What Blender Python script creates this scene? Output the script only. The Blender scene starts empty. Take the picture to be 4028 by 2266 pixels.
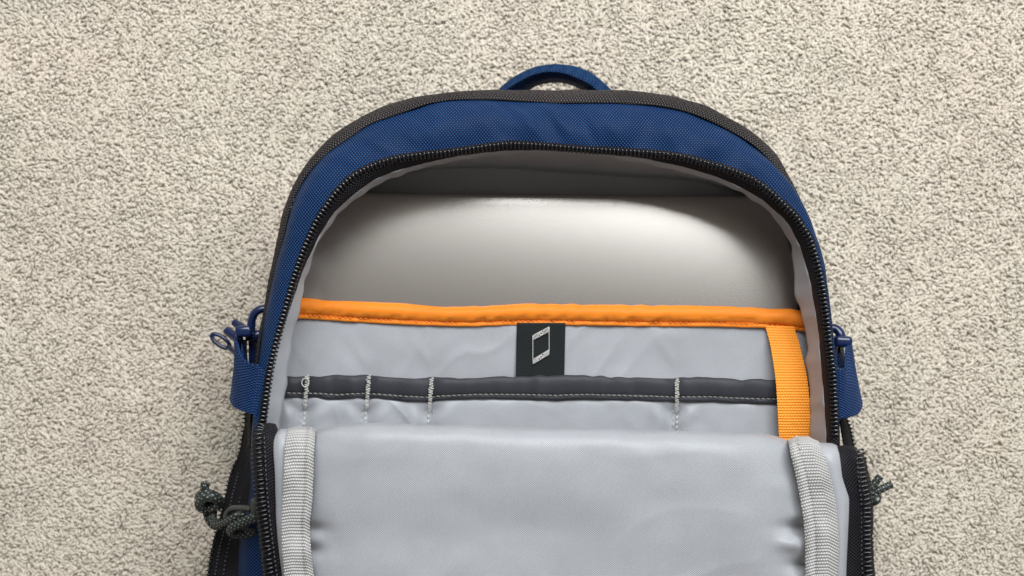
import bpy, math, random
import numpy as np
from mathutils import Vector, Matrix

# ------------------------------------------------------------------ camera, world, lamps, exposure
SC = bpy.context.scene
H = 0.80                         # camera height above the carpet (m)
K = 2.0766e-4                    # metres per photo pixel per metre of distance
CU, CV = 2014.0, 1133.0          # photo centre
cam_d = bpy.data.cameras.new('camera'); cam = bpy.data.objects.new('camera', cam_d)
SC.collection.objects.link(cam); SC.camera = cam
cam.location = (0, 0, H); cam.rotation_euler = (0, 0, 0)
cam_d.sensor_width = 36; cam_d.lens = 18 / (2014 * K); cam_d.clip_start = .01; cam_d.clip_end = 50
cam_d.dof.use_dof = True; cam_d.dof.focus_distance = .695; cam_d.dof.aperture_fstop = 5.2

W = bpy.data.worlds.new('World'); SC.world = W; W.use_nodes = True
bg = W.node_tree.nodes['Background']; bg.inputs[0].default_value = (1, .90, .79, 1); bg.inputs[1].default_value = 0.24

def area(name, loc, target, sx, sy, power, col):
    l = bpy.data.lights.new(name, 'AREA'); l.shape = 'RECTANGLE'; l.size = sx; l.size_y = sy
    l.energy = power; l.color = col
    o = bpy.data.objects.new(name, l); SC.collection.objects.link(o); o.location = loc
    d = Vector(target) - Vector(loc); o.rotation_euler = d.to_track_quat('-Z', 'Y').to_euler()
    return o
area('window_light', (0.32, 1.10, 1.38), (0.05, .1, .05), 1.9, 1.0, 60, (.98, .99, 1))

vs = SC.view_settings
vs.view_transform = 'Standard'; vs.look = 'None'; vs.exposure = 0.0; vs.gamma = 1.0; vs.use_curve_mapping = False
SC.cycles.use_denoising = True
SC.cycles.max_bounces = 8

# ------------------------------------------------------------------ helpers
random.seed(7); RNG = np.random.default_rng(7)
COL = SC.collection

def P(u, v, z):
    """photo pixel at a given height -> world point (numpy friendly)"""
    u, v, z = np.broadcast_arrays(np.asarray(u, float), np.asarray(v, float), np.asarray(z, float))
    d = H - z
    return np.stack([(u - CU) * K * d, -(v - CV) * K * d, z], -1)

def link(o, parent=None):
    COL.objects.link(o)
    if parent is not None: o.parent = parent
    return o

def mesh_obj(name, verts, faces, mat, parent=None, uv=None, smooth=True):
    me = bpy.data.meshes.new(name)
    me.from_pydata([tuple(map(float, p)) for p in verts], [], [tuple(int(i) for i in f) for f in faces])
    if uv is not None:
        ul = me.uv_layers.new(name='UVMap')
        li = np.empty(len(me.loops), dtype=np.int32); me.loops.foreach_get('vertex_index', li)
        ul.data.foreach_set('uv', np.asarray(uv, np.float32)[li].ravel())
    if smooth: me.polygons.foreach_set('use_smooth', np.ones(len(me.polygons), bool))
    if mat: me.materials.append(mat)
    me.update()
    return link(bpy.data.objects.new(name, me), parent)

def crom(pts, n):
    """resample a polyline with centripetal-ish Catmull-Rom, even arc length"""
    p = np.asarray(pts, float)
    q = np.vstack([2 * p[0] - p[1], p, 2 * p[-1] - p[-2]])
    out = []
    for i in range(1, len(q) - 2):
        t = np.linspace(0, 1, 12, endpoint=False)[:, None]
        a, b, c, d = q[i - 1], q[i], q[i + 1], q[i + 2]
        out.append(.5 * (2 * b + (c - a) * t + (2 * a - 5 * b + 4 * c - d) * t**2 + (3 * b - a - 3 * c + d) * t**3))
    out.append(q[-2][None]); o = np.vstack(out)
    k = min(2, o.shape[1])
    s = np.r_[0, np.cumsum(np.linalg.norm(np.diff(o[:, :max(k, 2)], axis=0), axis=1))]
    t = np.linspace(0, s[-1], n)
    return np.stack([np.interp(t, s, o[:, j]) for j in range(o.shape[1])], 1)

def smooth1(a, n):
    for _ in range(n):
        b = a.copy(); b[1:-1] = .25 * a[:-2] + .5 * a[1:-1] + .25 * a[2:]; a = b
    return a

_lat = RNG.random((256, 256))
def vnoise(x, y):
    x, y = np.broadcast_arrays(np.asarray(x, float), np.asarray(y, float))
    xi, yi = np.floor(x).astype(int), np.floor(y).astype(int); fx, fy = x - xi, y - yi
    fx = fx * fx * (3 - 2 * fx); fy = fy * fy * (3 - 2 * fy)
    L = lambda a, b: _lat[a % 256, b % 256]
    return ((L(xi, yi) * (1 - fx) + L(xi + 1, yi) * fx) * (1 - fy) + (L(xi, yi + 1) * (1 - fx) + L(xi + 1, yi + 1) * fx) * fy) * 2 - 1
def fbm(x, y, o=3):
    return sum(vnoise(x * 2**i + 17 * i, y * 2**i + 31 * i) / 2**i for i in range(o)) / (2 - 2**(1 - o))

def crease(x, y):
    """sharp little fold lines"""
    return (1 - np.abs(vnoise(x, y)) * 2.2).clip(0, 1)**2 * (vnoise(x * .31 + 5, y * .31 + 9) * .5 + .5)
CAMP = np.array([0, 0, H])
def grid_normals(G):
    du = np.gradient(G, axis=0); dv = np.gradient(G, axis=1)
    n = np.cross(du, dv); n /= (np.linalg.norm(n, axis=2, keepdims=True) + 1e-12)
    return n
def grid_obj(name, G, mat, parent=None, disp=None, thick=0.0, flip=None, uvswap=False, uvxy=False):
    """cloth sheet from an (n,m,3) grid; UV in metres; disp(U,V,S,T) pushes it towards the viewer's side"""
    n, m, _ = G.shape
    du = np.r_[0, np.cumsum(np.linalg.norm(np.diff(G, axis=0), axis=2).mean(1))]
    dv = np.r_[0, np.cumsum(np.linalg.norm(np.diff(G, axis=1), axis=2).mean(0))]
    U, V = np.meshgrid(du, dv, indexing='ij')
    S, T = np.meshgrid(np.linspace(0, 1, n), np.linspace(0, 1, m), indexing='ij')
    N = grid_normals(G)
    sgn = np.sign(np.sum(N * (CAMP - G), axis=2).mean()) if flip is None else flip
    N = N * sgn
    if disp is not None: G = G + N * disp(U, V, S, T)[..., None]
    idx = np.arange(n * m).reshape(n, m)
    a, b, c, d = idx[:-1, :-1].ravel(), idx[1:, :-1].ravel(), idx[1:, 1:].ravel(), idx[:-1, 1:].ravel()
    F = np.stack([a, b, c, d] if sgn > 0 else [a, d, c, b], 1)
    uv = np.stack([V.ravel(), U.ravel()] if uvswap else [U.ravel(), V.ravel()], 1)
    if uvxy: uv = G[..., :2].reshape(-1, 2)
    o = mesh_obj(name, G.reshape(-1, 3), F, mat, parent, uv)
    if thick:
        s = o.modifiers.new('thickness', 'SOLIDIFY'); s.thickness = thick; s.offset = -1
    return o
def loft(rails, m, linear=False):
    R = np.stack(rails, 1)                      # n,K,3
    k = R.shape[1]
    t = np.linspace(0, k - 1, m); i = np.minimum(t.astype(int), k - 2); f = (t - i)[None, :, None]
    b, c = R[:, i], R[:, i + 1]
    if linear or k < 3: return b * (1 - f) + c * f
    ext = np.concatenate([2 * R[:, :1] - R[:, 1:2], R, 2 * R[:, -1:] - R[:, -2:-1]], 1)
    a, d = ext[:, i], ext[:, i + 3]
    return .5 * (2 * b + (c - a) * f + (2 * a - 5 * b + 4 * c - d) * f**2 + (3 * b - a - 3 * c + d) * f**3)

def tube_data(path, rad, sides=8, flat=1.0, caps=True, up=None):
    p = np.asarray(path, float); n = len(p)
    rad = np.broadcast_to(np.asarray(rad, float), (n,))
    tan = np.gradient(p, axis=0); tan /= np.linalg.norm(tan, axis=1, keepdims=True) + 1e-12
    ref = np.array(up if up is not None else (0, 0, 1.0)); nn = np.empty_like(p)
    if abs(tan[0] @ ref) > .95: ref = np.array([1.0, 0, 0])
    for i in range(n):
        v = (ref if (up is not None or i == 0) else nn[i - 1]); v = v - tan[i] * (v @ tan[i]); nn[i] = v / (np.linalg.norm(v) + 1e-12)
    bb = np.cross(tan, nn)
    a = np.linspace(0, 2 * math.pi, sides, endpoint=False)
    V = (p[:, None] + rad[:, None, None] * (np.cos(a)[None, :, None] * nn[:, None] * flat + np.sin(a)[None, :, None] * bb[:, None])).reshape(-1, 3)
    s = np.r_[0, np.cumsum(np.linalg.norm(np.diff(p, axis=0), axis=1))]
    uv = np.stack([np.repeat(s, sides), np.tile(np.abs(np.linspace(-1, 1, sides, endpoint=False)) * math.pi * rad.mean(), n)], 1)
    F = []
    for i in range(n - 1):
        for j in range(sides):
            k = (j + 1) % sides
            F.append((i * sides + j, i * sides + k, (i + 1) * sides + k, (i + 1) * sides + j))
    if caps:
        F.append(tuple(range(sides - 1, -1, -1))); F.append(tuple(range((n - 1) * sides, n * sides)))
    return V, F, uv
def tube(name, path, rad, mat, parent=None, sides=10, flat=1.0, up=None):
    V, F, uv = tube_data(path, rad, sides, flat, True, up)
    return mesh_obj(name, V, F, mat, parent, uv)
class MB:
    def __init__(s): s.v, s.f, s.uv, s.n = [], [], [], 0
    def add(s, V, F, uv=None):
        V = np.asarray(V); s.v.append(V); s.f += [tuple(i + s.n for i in f) for f in F]
        s.uv.append(uv if uv is not None else V[:, :2]); s.n += len(V)
    def build(s, name, mat, parent=None): return mesh_obj(name, np.vstack(s.v), s.f, mat, parent, np.vstack(s.uv))

def tag(o, label=None, cat=None, kind=None, group=None):
    if label: o['label'] = label
    if cat: o['category'] = cat
    if kind: o['kind'] = kind
    if group: o['group'] = group
    return o

# ------------------------------------------------------------------ materials
def new_mat(name):
    m = bpy.data.materials.new(name); m.use_nodes = True
    nt = m.node_tree; b = nt.nodes['Principled BSDF']
    return m, nt, b
def plain(name, col, rough=.5, spec=.5, metal=0.0, noise=0.0, nscale=300, bump=0.0):
    m, nt, b = new_mat(name)
    b.inputs['Base Color'].default_value = (*col, 1); b.inputs['Roughness'].default_value = rough
    b.inputs['Specular IOR Level'].default_value = spec; b.inputs['Metallic'].default_value = metal
    if noise or bump:
        tc = nt.nodes.new('ShaderNodeTexCoord'); nz = nt.nodes.new('ShaderNodeTexNoise')
        nz.inputs['Scale'].default_value = nscale; nz.inputs['Detail'].default_value = 4
        nt.links.new(tc.outputs['Object'], nz.inputs['Vector'])
        if noise:
            mx = nt.nodes.new('ShaderNodeMix'); mx.data_type = 'RGBA'
            mx.inputs[6].default_value = (*[c * (1 - noise) for c in col], 1); mx.inputs[7].default_value = (*[min(1, c * (1 + noise)) for c in col], 1)
            nt.links.new(nz.outputs['Fac'], mx.inputs[0]); nt.links.new(mx.outputs[2], b.inputs['Base Color'])
        if bump:
            bp = nt.nodes.new('ShaderNodeBump'); bp.inputs['Strength'].default_value = 1; bp.inputs['Distance'].default_value = bump
            nt.links.new(nz.outputs['Fac'], bp.inputs['Height']); nt.links.new(bp.outputs[0], b.inputs['Normal'])
    return m
def fabric(name, dark, light, pu, pv, bump=.0002, rough=.55, spec=.35, sheen=0.0, warp=0.0006, lo=-.3, hi=.75, wear=.10, rib=0.0):
    """plain weave: staggered thread crowns of period pu x pv metres on the cloth's own UV"""
    m, nt, b = new_mat(name); N = nt.nodes; L = nt.links
    uvn = N.new('ShaderNodeUVMap'); uvn.uv_map = 'UVMap'
    nz = N.new('ShaderNodeTexNoise'); nz.inputs['Scale'].default_value = 60; nz.inputs['Detail'].default_value = 2
    L.new(uvn.outputs[0], nz.inputs['Vector'])
    sub = N.new('ShaderNodeVectorMath'); sub.operation = 'SUBTRACT'; sub.inputs[1].default_value = (.5, .5, .5); L.new(nz.outputs['Color'], sub.inputs[0])
    sc = N.new('ShaderNodeVectorMath'); sc.operation = 'SCALE'; sc.inputs['Scale'].default_value = warp * 4; L.new(sub.outputs[0], sc.inputs[0])
    ad = N.new('ShaderNodeVectorMath'); ad.operation = 'ADD'; L.new(uvn.outputs[0], ad.inputs[0]); L.new(sc.outputs[0], ad.inputs[1])
    sp = N.new('ShaderNodeSeparateXYZ'); L.new(ad.outputs[0], sp.inputs[0])
    def sn(sock, p):
        a = N.new('ShaderNodeMath'); a.operation = 'MULTIPLY'; a.inputs[1].default_value = 2 * math.pi / p; L.new(sock, a.inputs[0])
        s = N.new('ShaderNodeMath'); s.operation = 'SINE'; L.new(a.outputs[0], s.inputs[0]); return s.outputs[0]
    mu = N.new('ShaderNodeMath'); mu.operation = 'MULTIPLY'; L.new(sn(sp.outputs[0], pu), mu.inputs[0]); L.new(sn(sp.outputs[1], pv), mu.inputs[1])
    if rib:
        rb = N.new('ShaderNodeMath'); rb.operation = 'ABSOLUTE'; L.new(sn(sp.outputs[1], pv), rb.inputs[0])
        r2_ = N.new('ShaderNodeMath'); r2_.operation = 'MULTIPLY_ADD'; r2_.inputs[1].default_value = 2 * rib; r2_.inputs[2].default_value = -rib; L.new(rb.outputs[0], r2_.inputs[0])
        m3 = N.new('ShaderNodeMath'); m3.operation = 'MULTIPLY_ADD'; m3.inputs[1].default_value = 1 - rib; L.new(mu.outputs[0], m3.inputs[0]); L.new(r2_.outputs[0], m3.inputs[2]); mu = m3
    mr = N.new('ShaderNodeMapRange'); mr.interpolation_type = 'SMOOTHSTEP'; mr.inputs[1].default_value = lo; mr.inputs[2].default_value = hi; L.new(mu.outputs[0], mr.inputs[0])
    mx = N.new('ShaderNodeMix'); mx.data_type = 'RGBA'; mx.inputs[6].default_value = (*dark, 1); mx.inputs[7].default_value = (*light, 1)
    L.new(mr.outputs[0], mx.inputs[0])
    n2 = N.new('ShaderNodeTexNoise'); n2.inputs['Scale'].default_value = 25; n2.inputs['Detail'].default_value = 5; L.new(uvn.outputs[0], n2.inputs['Vector'])
    m2 = N.new('ShaderNodeMapRange'); m2.inputs[1].default_value = .3; m2.inputs[2].default_value = .7; m2.inputs[3].default_value = 1 - wear; m2.inputs[4].default_value = 1 + wear; L.new(n2.outputs['Fac'], m2.inputs[0])
    v2 = N.new('ShaderNodeVectorMath'); v2.operation = 'SCALE'; L.new(mx.outputs[2], v2.inputs[0]); L.new(m2.outputs[0], v2.inputs['Scale'])
    L.new(v2.outputs[0], b.inputs['Base Color'])
    bp = N.new('ShaderNodeBump'); bp.inputs['Strength'].default_value = 1; bp.inputs['Distance'].default_value = bump
    L.new(mr.outputs[0], bp.inputs['Height']); L.new(bp.outputs[0], b.inputs['Normal'])
    b.inputs['Roughness'].default_value = rough; b.inputs['Specular IOR Level'].default_value = spec
    b.inputs['Sheen Weight'].default_value = sheen
    return m

M = {}
M['blue'] = fabric('blue_oxford_cloth', (.0015, .0075, .038), (.022, .082, .225), .00178, .0021, .0006, .5, .12)
M['blue_web'] = fabric('blue_webbing', (.002, .010, .05), (.020, .070, .20), .0034, .0018, .0003, .5, .14, warp=.0002)
M['handle'] = fabric('blue_handle_twill', (.0025, .014, .055), (.012, .06, .155), .0018, .003, .0003, .55, .12)
M['lining'] = fabric('grey_ripstop_lining', (.32, .342, .375), (.565, .59, .63), .00110, .0013, .00028, .33, .7, wear=.05)
M['orange'] = fabric('orange_binding_cloth', (.84, .19, .005), (1.0, .37, .025), .0011, .0012, .00025, .45, .4, wear=.06)
M['orange_web'] = fabric('orange_webbing', (.88, .25, .010), (1.0, .45, .06), .0016, .0032, .0002, rough=.5, spec=.35, warp=.0001, rib=.55, wear=.05)
M['charcoal'] = fabric('charcoal_binding_cloth', (.018, .020, .028), (.082, .086, .10), .0011, .0012, .0003, .38, .35)
M['grey_web'] = fabric('grey_webbing', (.27, .275, .275), (.62, .62, .615), .0014, .0034, .0004, .45, .4, warp=.0001, rib=.6, wear=.05)
M['piping'] = fabric('grey_zipper_tape', (.008, .007, .008), (.10, .09, .09), .0017, .0024, .0007, .6, .12, wear=.25)
M['tape'] = fabric('black_zipper_tape', (.003, .003, .0045), (.04, .04, .048), .0018, .0020, .0005, .55, .1, wear=.25)
M['patch'] = fabric('black_woven_label', (.007, .009, .010), (.032, .038, .04), .0010, .0026, .0002, .6, .12)
M['cord'] = fabric('braided_cord', (.018, .025, .023), (.28, .31, .29), .0028, .0034, .0003, .5, .4, lo=.45, hi=.85)
M['tooth'] = plain('zipper_plastic', (.004, .005, .008), .16, .8)
M['plastic'] = plain('navy_plastic', (.004, .014, .062), .24, .55, noise=.1)
M['slider'] = plain('grey_puller_plastic', (.05, .052, .048), .4, .5, noise=.2)
M['alu'] = plain('anodised_aluminium', (.46, .444, .422), .255, .5, metal=1.0, noise=.04, nscale=1800, bump=.0000015)
M['rubber'] = plain('laptop_underside', (.4, .39, .38), .45, .5, metal=1.0)
M['thread_w'] = plain('silver_thread', (.62, .62, .58), .35, .5, noise=.25, nscale=900)
M['thread_o'] = plain('orange_thread', (.80, .20, .02), .5, .4, noise=.2, nscale=900)
M['thread_g'] = plain('grey_thread', (.24, .24, .22), .5, .4, noise=.3, nscale=900)
M['thread_m'] = plain('charcoal_thread', (.10, .10, .105), .35, .5, noise=.4, nscale=900)
M['thread_k'] = plain('dark_thread', (.02, .02, .025), .45, .4)
M['thread_l'] = plain('pale_thread', (.50, .50, .49), .5, .4, noise=.2, nscale=900)

# ------------------------------------------------------------------ rails of the bag, in photo pixels, left foot -> over the top -> right foot
R1 = [(978,1760),(985,1640),(995,1500),(1004,1382),(1023,1299),(1040,1204),(1053,1118),(1069,1042),(1083,973),(1097,907),(1110,845),(1128,793),(1148,741),(1169,700),(1196,656),(1242,596),(1303,535),(1382,484),(1466,438),(1559,400),(1652,379),(1792,361),(1960,354),(2200,354),(2403,354),(2519,361),(2636,379),(2729,400),(2822,438),(2915,491),(2985,540),(3055,610),(3105,700),(3136,759),(3157,807),(3174,859),(3190,914),(3206,966),(3226,1038),(3243,1114),(3255,1200),(3266,1282),(3272,1348),(3280,1415),(3288,1473),(3291,1556),(3296,1680),(3298,1790)]
R2 = [(985,1760),(990,1640),(1000,1520),(1008,1440),(1017,1390),(1031,1299),(1050,1204),(1071,1114),(1086,1045),(1104,976),(1121,907),(1133,855),(1149,796),(1173,745),(1200,700),(1238,652),(1298,596),(1373,545),(1452,491),(1536,459),(1629,428),(1699,405),(1792,393),(1932,392),(2071,399),(2200,405),(2379,405),(2496,410),(2589,417),(2682,435),(2752,459),(2845,500),(2938,554),(3008,610),(3060,670),(3092,707),(3119,755),(3143,810),(3161,866),(3180,914),(3198,966),(3220,1038),(3237,1114),(3250,1200),(3262,1282),(3270,1348),(3278,1415),(3286,1473),(3290,1556),(3294,1680),(3296,1790)]
R3 = [(1008,1760),(1015,1676),(1023,1638),(1037,1535),(1048,1460),(1064,1382),(1085,1299),(1119,1180),(1138,1107),(1155,1055),(1179,986),(1207,921),(1235,862),(1276,800),(1317,745),(1373,691),(1443,650),(1536,617),(1652,598),(1745,589),(1838,577),(1932,563),(2006,556),(2095,559),(2200,567),(2300,576),(2426,582),(2566,591),(2682,605),(2775,629),(2869,656),(2962,694),(3023,735),(3071,776),(3109,814),(3143,848),(3167,885),(3190,920),(3209,966),(3230,1038),(3247,1114),(3259,1200),(3270,1282),(3276,1348),(3284,1415),(3292,1473),(3295,1556),(3300,1680),(3302,1790)]
R4 = [(1040,1760),(1047,1676),(1050,1638),(1060,1551),(1069,1473),(1083,1390),(1110,1307),(1139,1216),(1152,1183),(1183,1087),(1207,1031),(1235,973),(1259,921),(1286,879),(1314,838),(1359,793),(1414,748),(1476,706),(1560,672),(1660,645),(1760,622),(1850,607),(1932,598),(2006,592),(2071,591),(2140,592),(2240,597),(2379,608),(2519,622),(2659,650),(2775,682),(2850,708),(2919,741),(2988,779),(3043,824),(3088,866),(3119,914),(3147,973),(3171,1045),(3188,1114),(3202,1193),(3218,1299),(3226,1390),(3235,1493),(3243,1597),(3249,1700),(3252,1790)]
R5 = [(1080,1760),(1098,1676),(1114,1609),(1129,1522),(1135,1452),(1143,1369),(1151,1299),(1176,1237),(1193,1170),(1200,1107),(1214,1062),(1228,1000),(1246,955),(1286,900),(1321,850),(1358,812),(1410,774),(1500,721),(1582,686),(1699,650),(1815,626),(1932,612),(2071,603),(2240,607),(2379,620),(2519,638),(2659,668),(2775,702),(2869,738),(2919,760),(2988,806),(3043,856),(3085,914),(3112,965),(3126,1045),(3131,1142),(3150,1200),(3164,1266),(3175,1357),(3175,1431),(3181,1493),(3189,1680),(3192,1790)]
NR = 420
r1, r2, r3, r4, r5 = [crom(r, NR) for r in (R1, R2, R3, R4, R5)]
s01 = np.linspace(0, 1, NR)
def inward(r, px):
    t = np.gradient(r, axis=0); t /= np.linalg.norm(t, axis=1, keepdims=True)
    nrm = np.stack([-t[:, 1], t[:, 0]], 1)          # image y grows downwards, so this points inside
    return r + nrm * px
side = np.clip((s01 - .62) / .2, 0, 1)               # 0 left/top, 1 right flank
Z1, Z2, Z3, Z4, Z5 = .086 + 0 * s01, .097 + 0 * s01, .1115 + .002 * np.sin(s01 * 9), .1075 - .003 * side, .098 - .012 * side
w1, w2, w3, w4, w5 = [P(r[:, 0], r[:, 1], z) for r, z in zip((r1, r2, r3, r4, r5), (Z1, Z2, Z3, Z4, Z5))]

# ------------------------------------------------------------------ carpet
def carpet():
    me_v = [(-2, -2, 0), (2, -2, 0), (2, 2, 0), (-2, 2, 0)]
    m, nt, b = new_mat('carpet_backing'); N = nt.nodes; L = nt.links
    tc = N.new('ShaderNodeTexCoord')
    n1 = N.new('ShaderNodeTexNoise'); n1.inputs['Scale'].default_value = 420; n1.inputs['Detail'].default_value = 3; L.new(tc.outputs['Object'], n1.inputs['Vector'])
    r = N.new('ShaderNodeValToRGB'); r.color_ramp.elements[0].position = .3; r.color_ramp.elements[1].position = .7
    r.color_ramp.elements[0].color = (.60, .55, .46, 1); r.color_ramp.elements[1].color = (.82, .77, .68, 1)
    L.new(n1.outputs['Fac'], r.inputs[0]); L.new(r.outputs[0], b.inputs['Base Color'])
    bp = N.new('ShaderNodeBump'); bp.inputs['Distance'].default_value = .003; L.new(n1.outputs['Fac'], bp.inputs['Height']); L.new(bp.outputs[0], b.inputs['Normal'])
    b.inputs['Roughness'].default_value = .95
    fl = mesh_obj('carpet', me_v, [(0, 1, 2, 3)], m, None, None, False)
    tag(fl, 'beige cut pile carpet under the backpack', 'carpet', 'structure')
    pile('carpet_pile', .35, .205, 0, 0, .00152, 1.0, 4, 'dense beige twisted yarn pile of the carpet around the backpack')
    pile('carpet_pile', .50, .36, .349, .204, .0027, 1.75, 3, 'beige carpet pile further out, past the area around the backpack')
def pile(name, hx, hy, ix, iy, pitch, big, sides, label):
    """bent yarn ends; nothing where the bag stands or inside ix, iy"""
    gx, gy = np.meshgrid(np.arange(-hx, hx, pitch), np.arange(-hy, hy, pitch * .9))
    gx = gx + (np.arange(gx.shape[0]) % 2)[:, None] * pitch * .5
    x, y = gx.ravel(), gy.ravel()
    x = x + RNG.normal(0, pitch * .3, x.size); y = y + RNG.normal(0, pitch * .3, y.size)
    # leave out what the bag stands on
    poly = np.vstack([P(r1[::6, 0], r1[::6, 1], .086)[:, :2], P([3310, 3330, 960, 960], [2000, 2700, 2700, 2000], .086)[:, :2]])
    c = np.array([.02, -.08]); poly = c + (poly - c) * .90
    ins = np.zeros(x.size, bool); px, py = poly[:, 0], poly[:, 1]
    for i in range(len(poly)):
        j = i - 1
        cond = ((py[i] > y) != (py[j] > y)) & (x < (px[j] - px[i]) * (y - py[i]) / (py[j] - py[i] + 1e-15) + px[i])
        ins ^= cond
    ins |= (np.abs(x) < ix) & (np.abs(y) < iy)
    x, y = x[~ins], y[~ins]; n = x.size
    az = 2 * math.pi * (.9 * vnoise(x * 90, y * 90) + .8 * vnoise(x * 22 + 9, y * 22)) + RNG.normal(0, .9, n)
    lean = np.clip(RNG.normal(1.28, .17, n), .5, 1.55)
    ln = RNG.normal(.0036, .0008, n).clip(.002, .006); rad = RNG.normal(.00086, .00014, n).clip(.0005, .0012)
    hgt = .0009 + .0003 * vnoise(x * 45, y * 45) + RNG.normal(0, .00015, n)
    dirx, diry = np.cos(az), np.sin(az); sx, sy = -diry, dirx
    curl = RNG.normal(0, .5, n)
    rings = []; K4 = 3; ln = ln * big; rad = rad * big
    prof = [.9, 1.1, .6]
    pos = np.stack([x, y, np.maximum(hgt, 0)], 1); rr = []
    for k in range(K4):
        th = lean * (.6 + .35 * k)
        d = np.stack([np.sin(th) * (dirx + sx * curl * k * .35), np.sin(th) * (diry + sy * curl * k * .35), np.cos(th)], 1)
        d /= np.linalg.norm(d, axis=1, keepdims=True)
        a = np.stack([sx, sy, 0 * sx], 1); a = a - d * np.sum(a * d, 1, keepdims=True); a /= np.linalg.norm(a, axis=1, keepdims=True)
        bb = np.cross(d, a)
        ang = np.linspace(0, 2 * math.pi, sides, endpoint=False)
        ring = pos[:, None] + (rad * prof[k])[:, None, None] * (np.cos(ang)[None, :, None] * a[:, None] + np.sin(ang)[None, :, None] * bb[:, None])
        rings.append(ring); pos = pos + d * (ln / (K4 - 1))[:, None]
    V = np.stack(rings, 1).reshape(-1, 3)             # n,K4,sides
    base = []
    for k in range(K4 - 1):
        for j in range(sides):
            j2 = (j + 1) % sides
            base.append((k * sides + j, k * sides + j2, (k + 1) * sides + j2, (k + 1) * sides + j))
    V[:, 2] = .0008 + (V[:, 2] - .0008) * .6
    quads = (np.array(base)[None] + (np.arange(n) * K4 * sides)[:, None, None]).reshape(-1, 4)
    cap = (np.array([(K4 - 1) * sides + j for j in range(sides)])[None] + (np.arange(n) * K4 * sides)[:, None])
    nq, nc = len(quads), len(cap)
    me = bpy.data.meshes.new('carpet_pile'); me.vertices.add(len(V)); me.vertices.foreach_set('co', V.astype(np.float32).ravel())
    me.loops.add(nq * 4 + nc * sides); me.loops.foreach_set('vertex_index', np.r_[quads.ravel(), cap.ravel()].astype(np.int32))
    me.polygons.add(nq + nc); me.polygons.foreach_set('loop_start', np.r_[np.arange(nq) * 4, nq * 4 + np.arange(nc) * sides].astype(np.int32))
    me.polygons.foreach_set('use_smooth', np.ones(nq + nc, bool)); me.update(calc_edges=True)
    t = np.clip(.5 + .22 * RNG.normal(0, 1, n) + .12 * vnoise(x * 30, y * 30), 0, 1)
    ca, cb = np.array([.69, .63, .53]), np.array([.86, .81, .71])
    cc = ca + (cb - ca) * t[:, None]
    cc = cc * (1 + .05 * fbm(x * 14, y * 14)[:, None]) * (1 + .012 * vnoise(x * 20 + 40, y * 20)[:, None] * np.array([1, -.3, .2]))
    at = me.color_attributes.new('yarn', 'FLOAT_COLOR', 'POINT')
    at.data.foreach_set('color', np.repeat(np.c_[cc, np.ones(n)], K4 * sides, 0).astype(np.float32).ravel())
    m, nt, b = new_mat('carpet_yarn'); a = nt.nodes.new('ShaderNodeAttribute'); a.attribute_name = 'yarn'
    nt.links.new(a.outputs['Color'], b.inputs['Base Color']); b.inputs['Roughness'].default_value = .75; b.inputs['Specular IOR Level'].default_value = .25
    b.inputs['Sheen Weight'].default_value = .15
    tr = nt.nodes.new('ShaderNodeBsdfTranslucent'); nt.links.new(a.outputs['Color'], tr.inputs['Color'])
    ms = nt.nodes.new('ShaderNodeMixShader'); ms.inputs[0].default_value = .28
    nt.links.new(b.outputs[0], ms.inputs[1]); nt.links.new(tr.outputs[0], ms.inputs[2]); nt.links.new(ms.outputs[0], nt.nodes['Material Output'].inputs['Surface'])
    me.materials.append(m)
    o = link(bpy.data.objects.new(name, me)); tag(o, label, 'carpet pile', 'stuff')
carpet()

# ------------------------------------------------------------------ backpack
bag = bpy.data.objects.new('backpack', None); link(bag); bag.location = (0, 0, 0)
tag(bag, 'blue backpack lying open on the carpet with grey lining and orange trim', 'backpack')

def shell():
    left = [(930, 2900), (940, 2500), (945, 2266), (958, 2000), (975, 1800)]
    right = [(3302, 1850), (3318, 2050), (3328, 2266), (3335, 2500), (3335, 2900)]
    uv = np.vstack([left, r1[::2], right]); z = np.r_[np.full(5, .083), np.full(len(r1[::2]), .0845), np.full(5, .083)]
    top = crom(np.c_[uv, z], 300); top = P(top[:, 0], top[:, 1], top[:, 2])
    c = np.array([.018, -.10, 0])
    def inset(f, zz):
        q = c + (top - c) * f; q[:, 2] = zz; return q
    top = inset(.982, .083)
    rails = [top, inset(.98, .065), inset(.97, .035), inset(.95, .012), inset(.85, .006)]
    grid_obj('side_wall', loft(rails, 18), M['blue'], bag, flip=-1)
    # back panel inside and out, as a slab
    pts = inset(.975, .042); n = len(pts); bot = inset(.93, .012)
    cen = pts.mean(0)
    V = [cen] + list(pts); F = [(0, i + 1, i) for i in range(1, n)] + [(0, 1, n)]
    mesh_obj('back_lining', V, F, M['lining'], bag, np.array(V)[:, :2], False)
    V = [bot.mean(0)] + list(bot)
    mesh_obj('back_panel', V, F, M['charcoal'], bag, np.array(V)[:, :2], False)
shell()

# piping: knitted grey tape rolled round the edge
def roll(a, b, bulge, m):
    mid = .5 * (a + b)
    hgt = np.array([0, .62, .93, 1, .85, .5, 0]); tt = np.linspace(0, 1, 7)
    up = np.array([0, 0, 1.0])
    rails = [a * (1 - t) + b * t + up * bulge * h for t, h in zip(tt, hgt)]
    return loft(rails, m)
low = w1.copy(); low[:, 2] -= .006
G = np.concatenate([low[:, None], roll(w1, w2, .0032, 15)], 1)
grid_obj('edge_piping', G, M['piping'], bag, lambda U, V, S, T: .00025 * np.sin(U * 2 * math.pi / .0023) * np.sin(V * 2 * math.pi / .003) + .0004 * vnoise(U * 90, V * 60), thick=.001)

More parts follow.
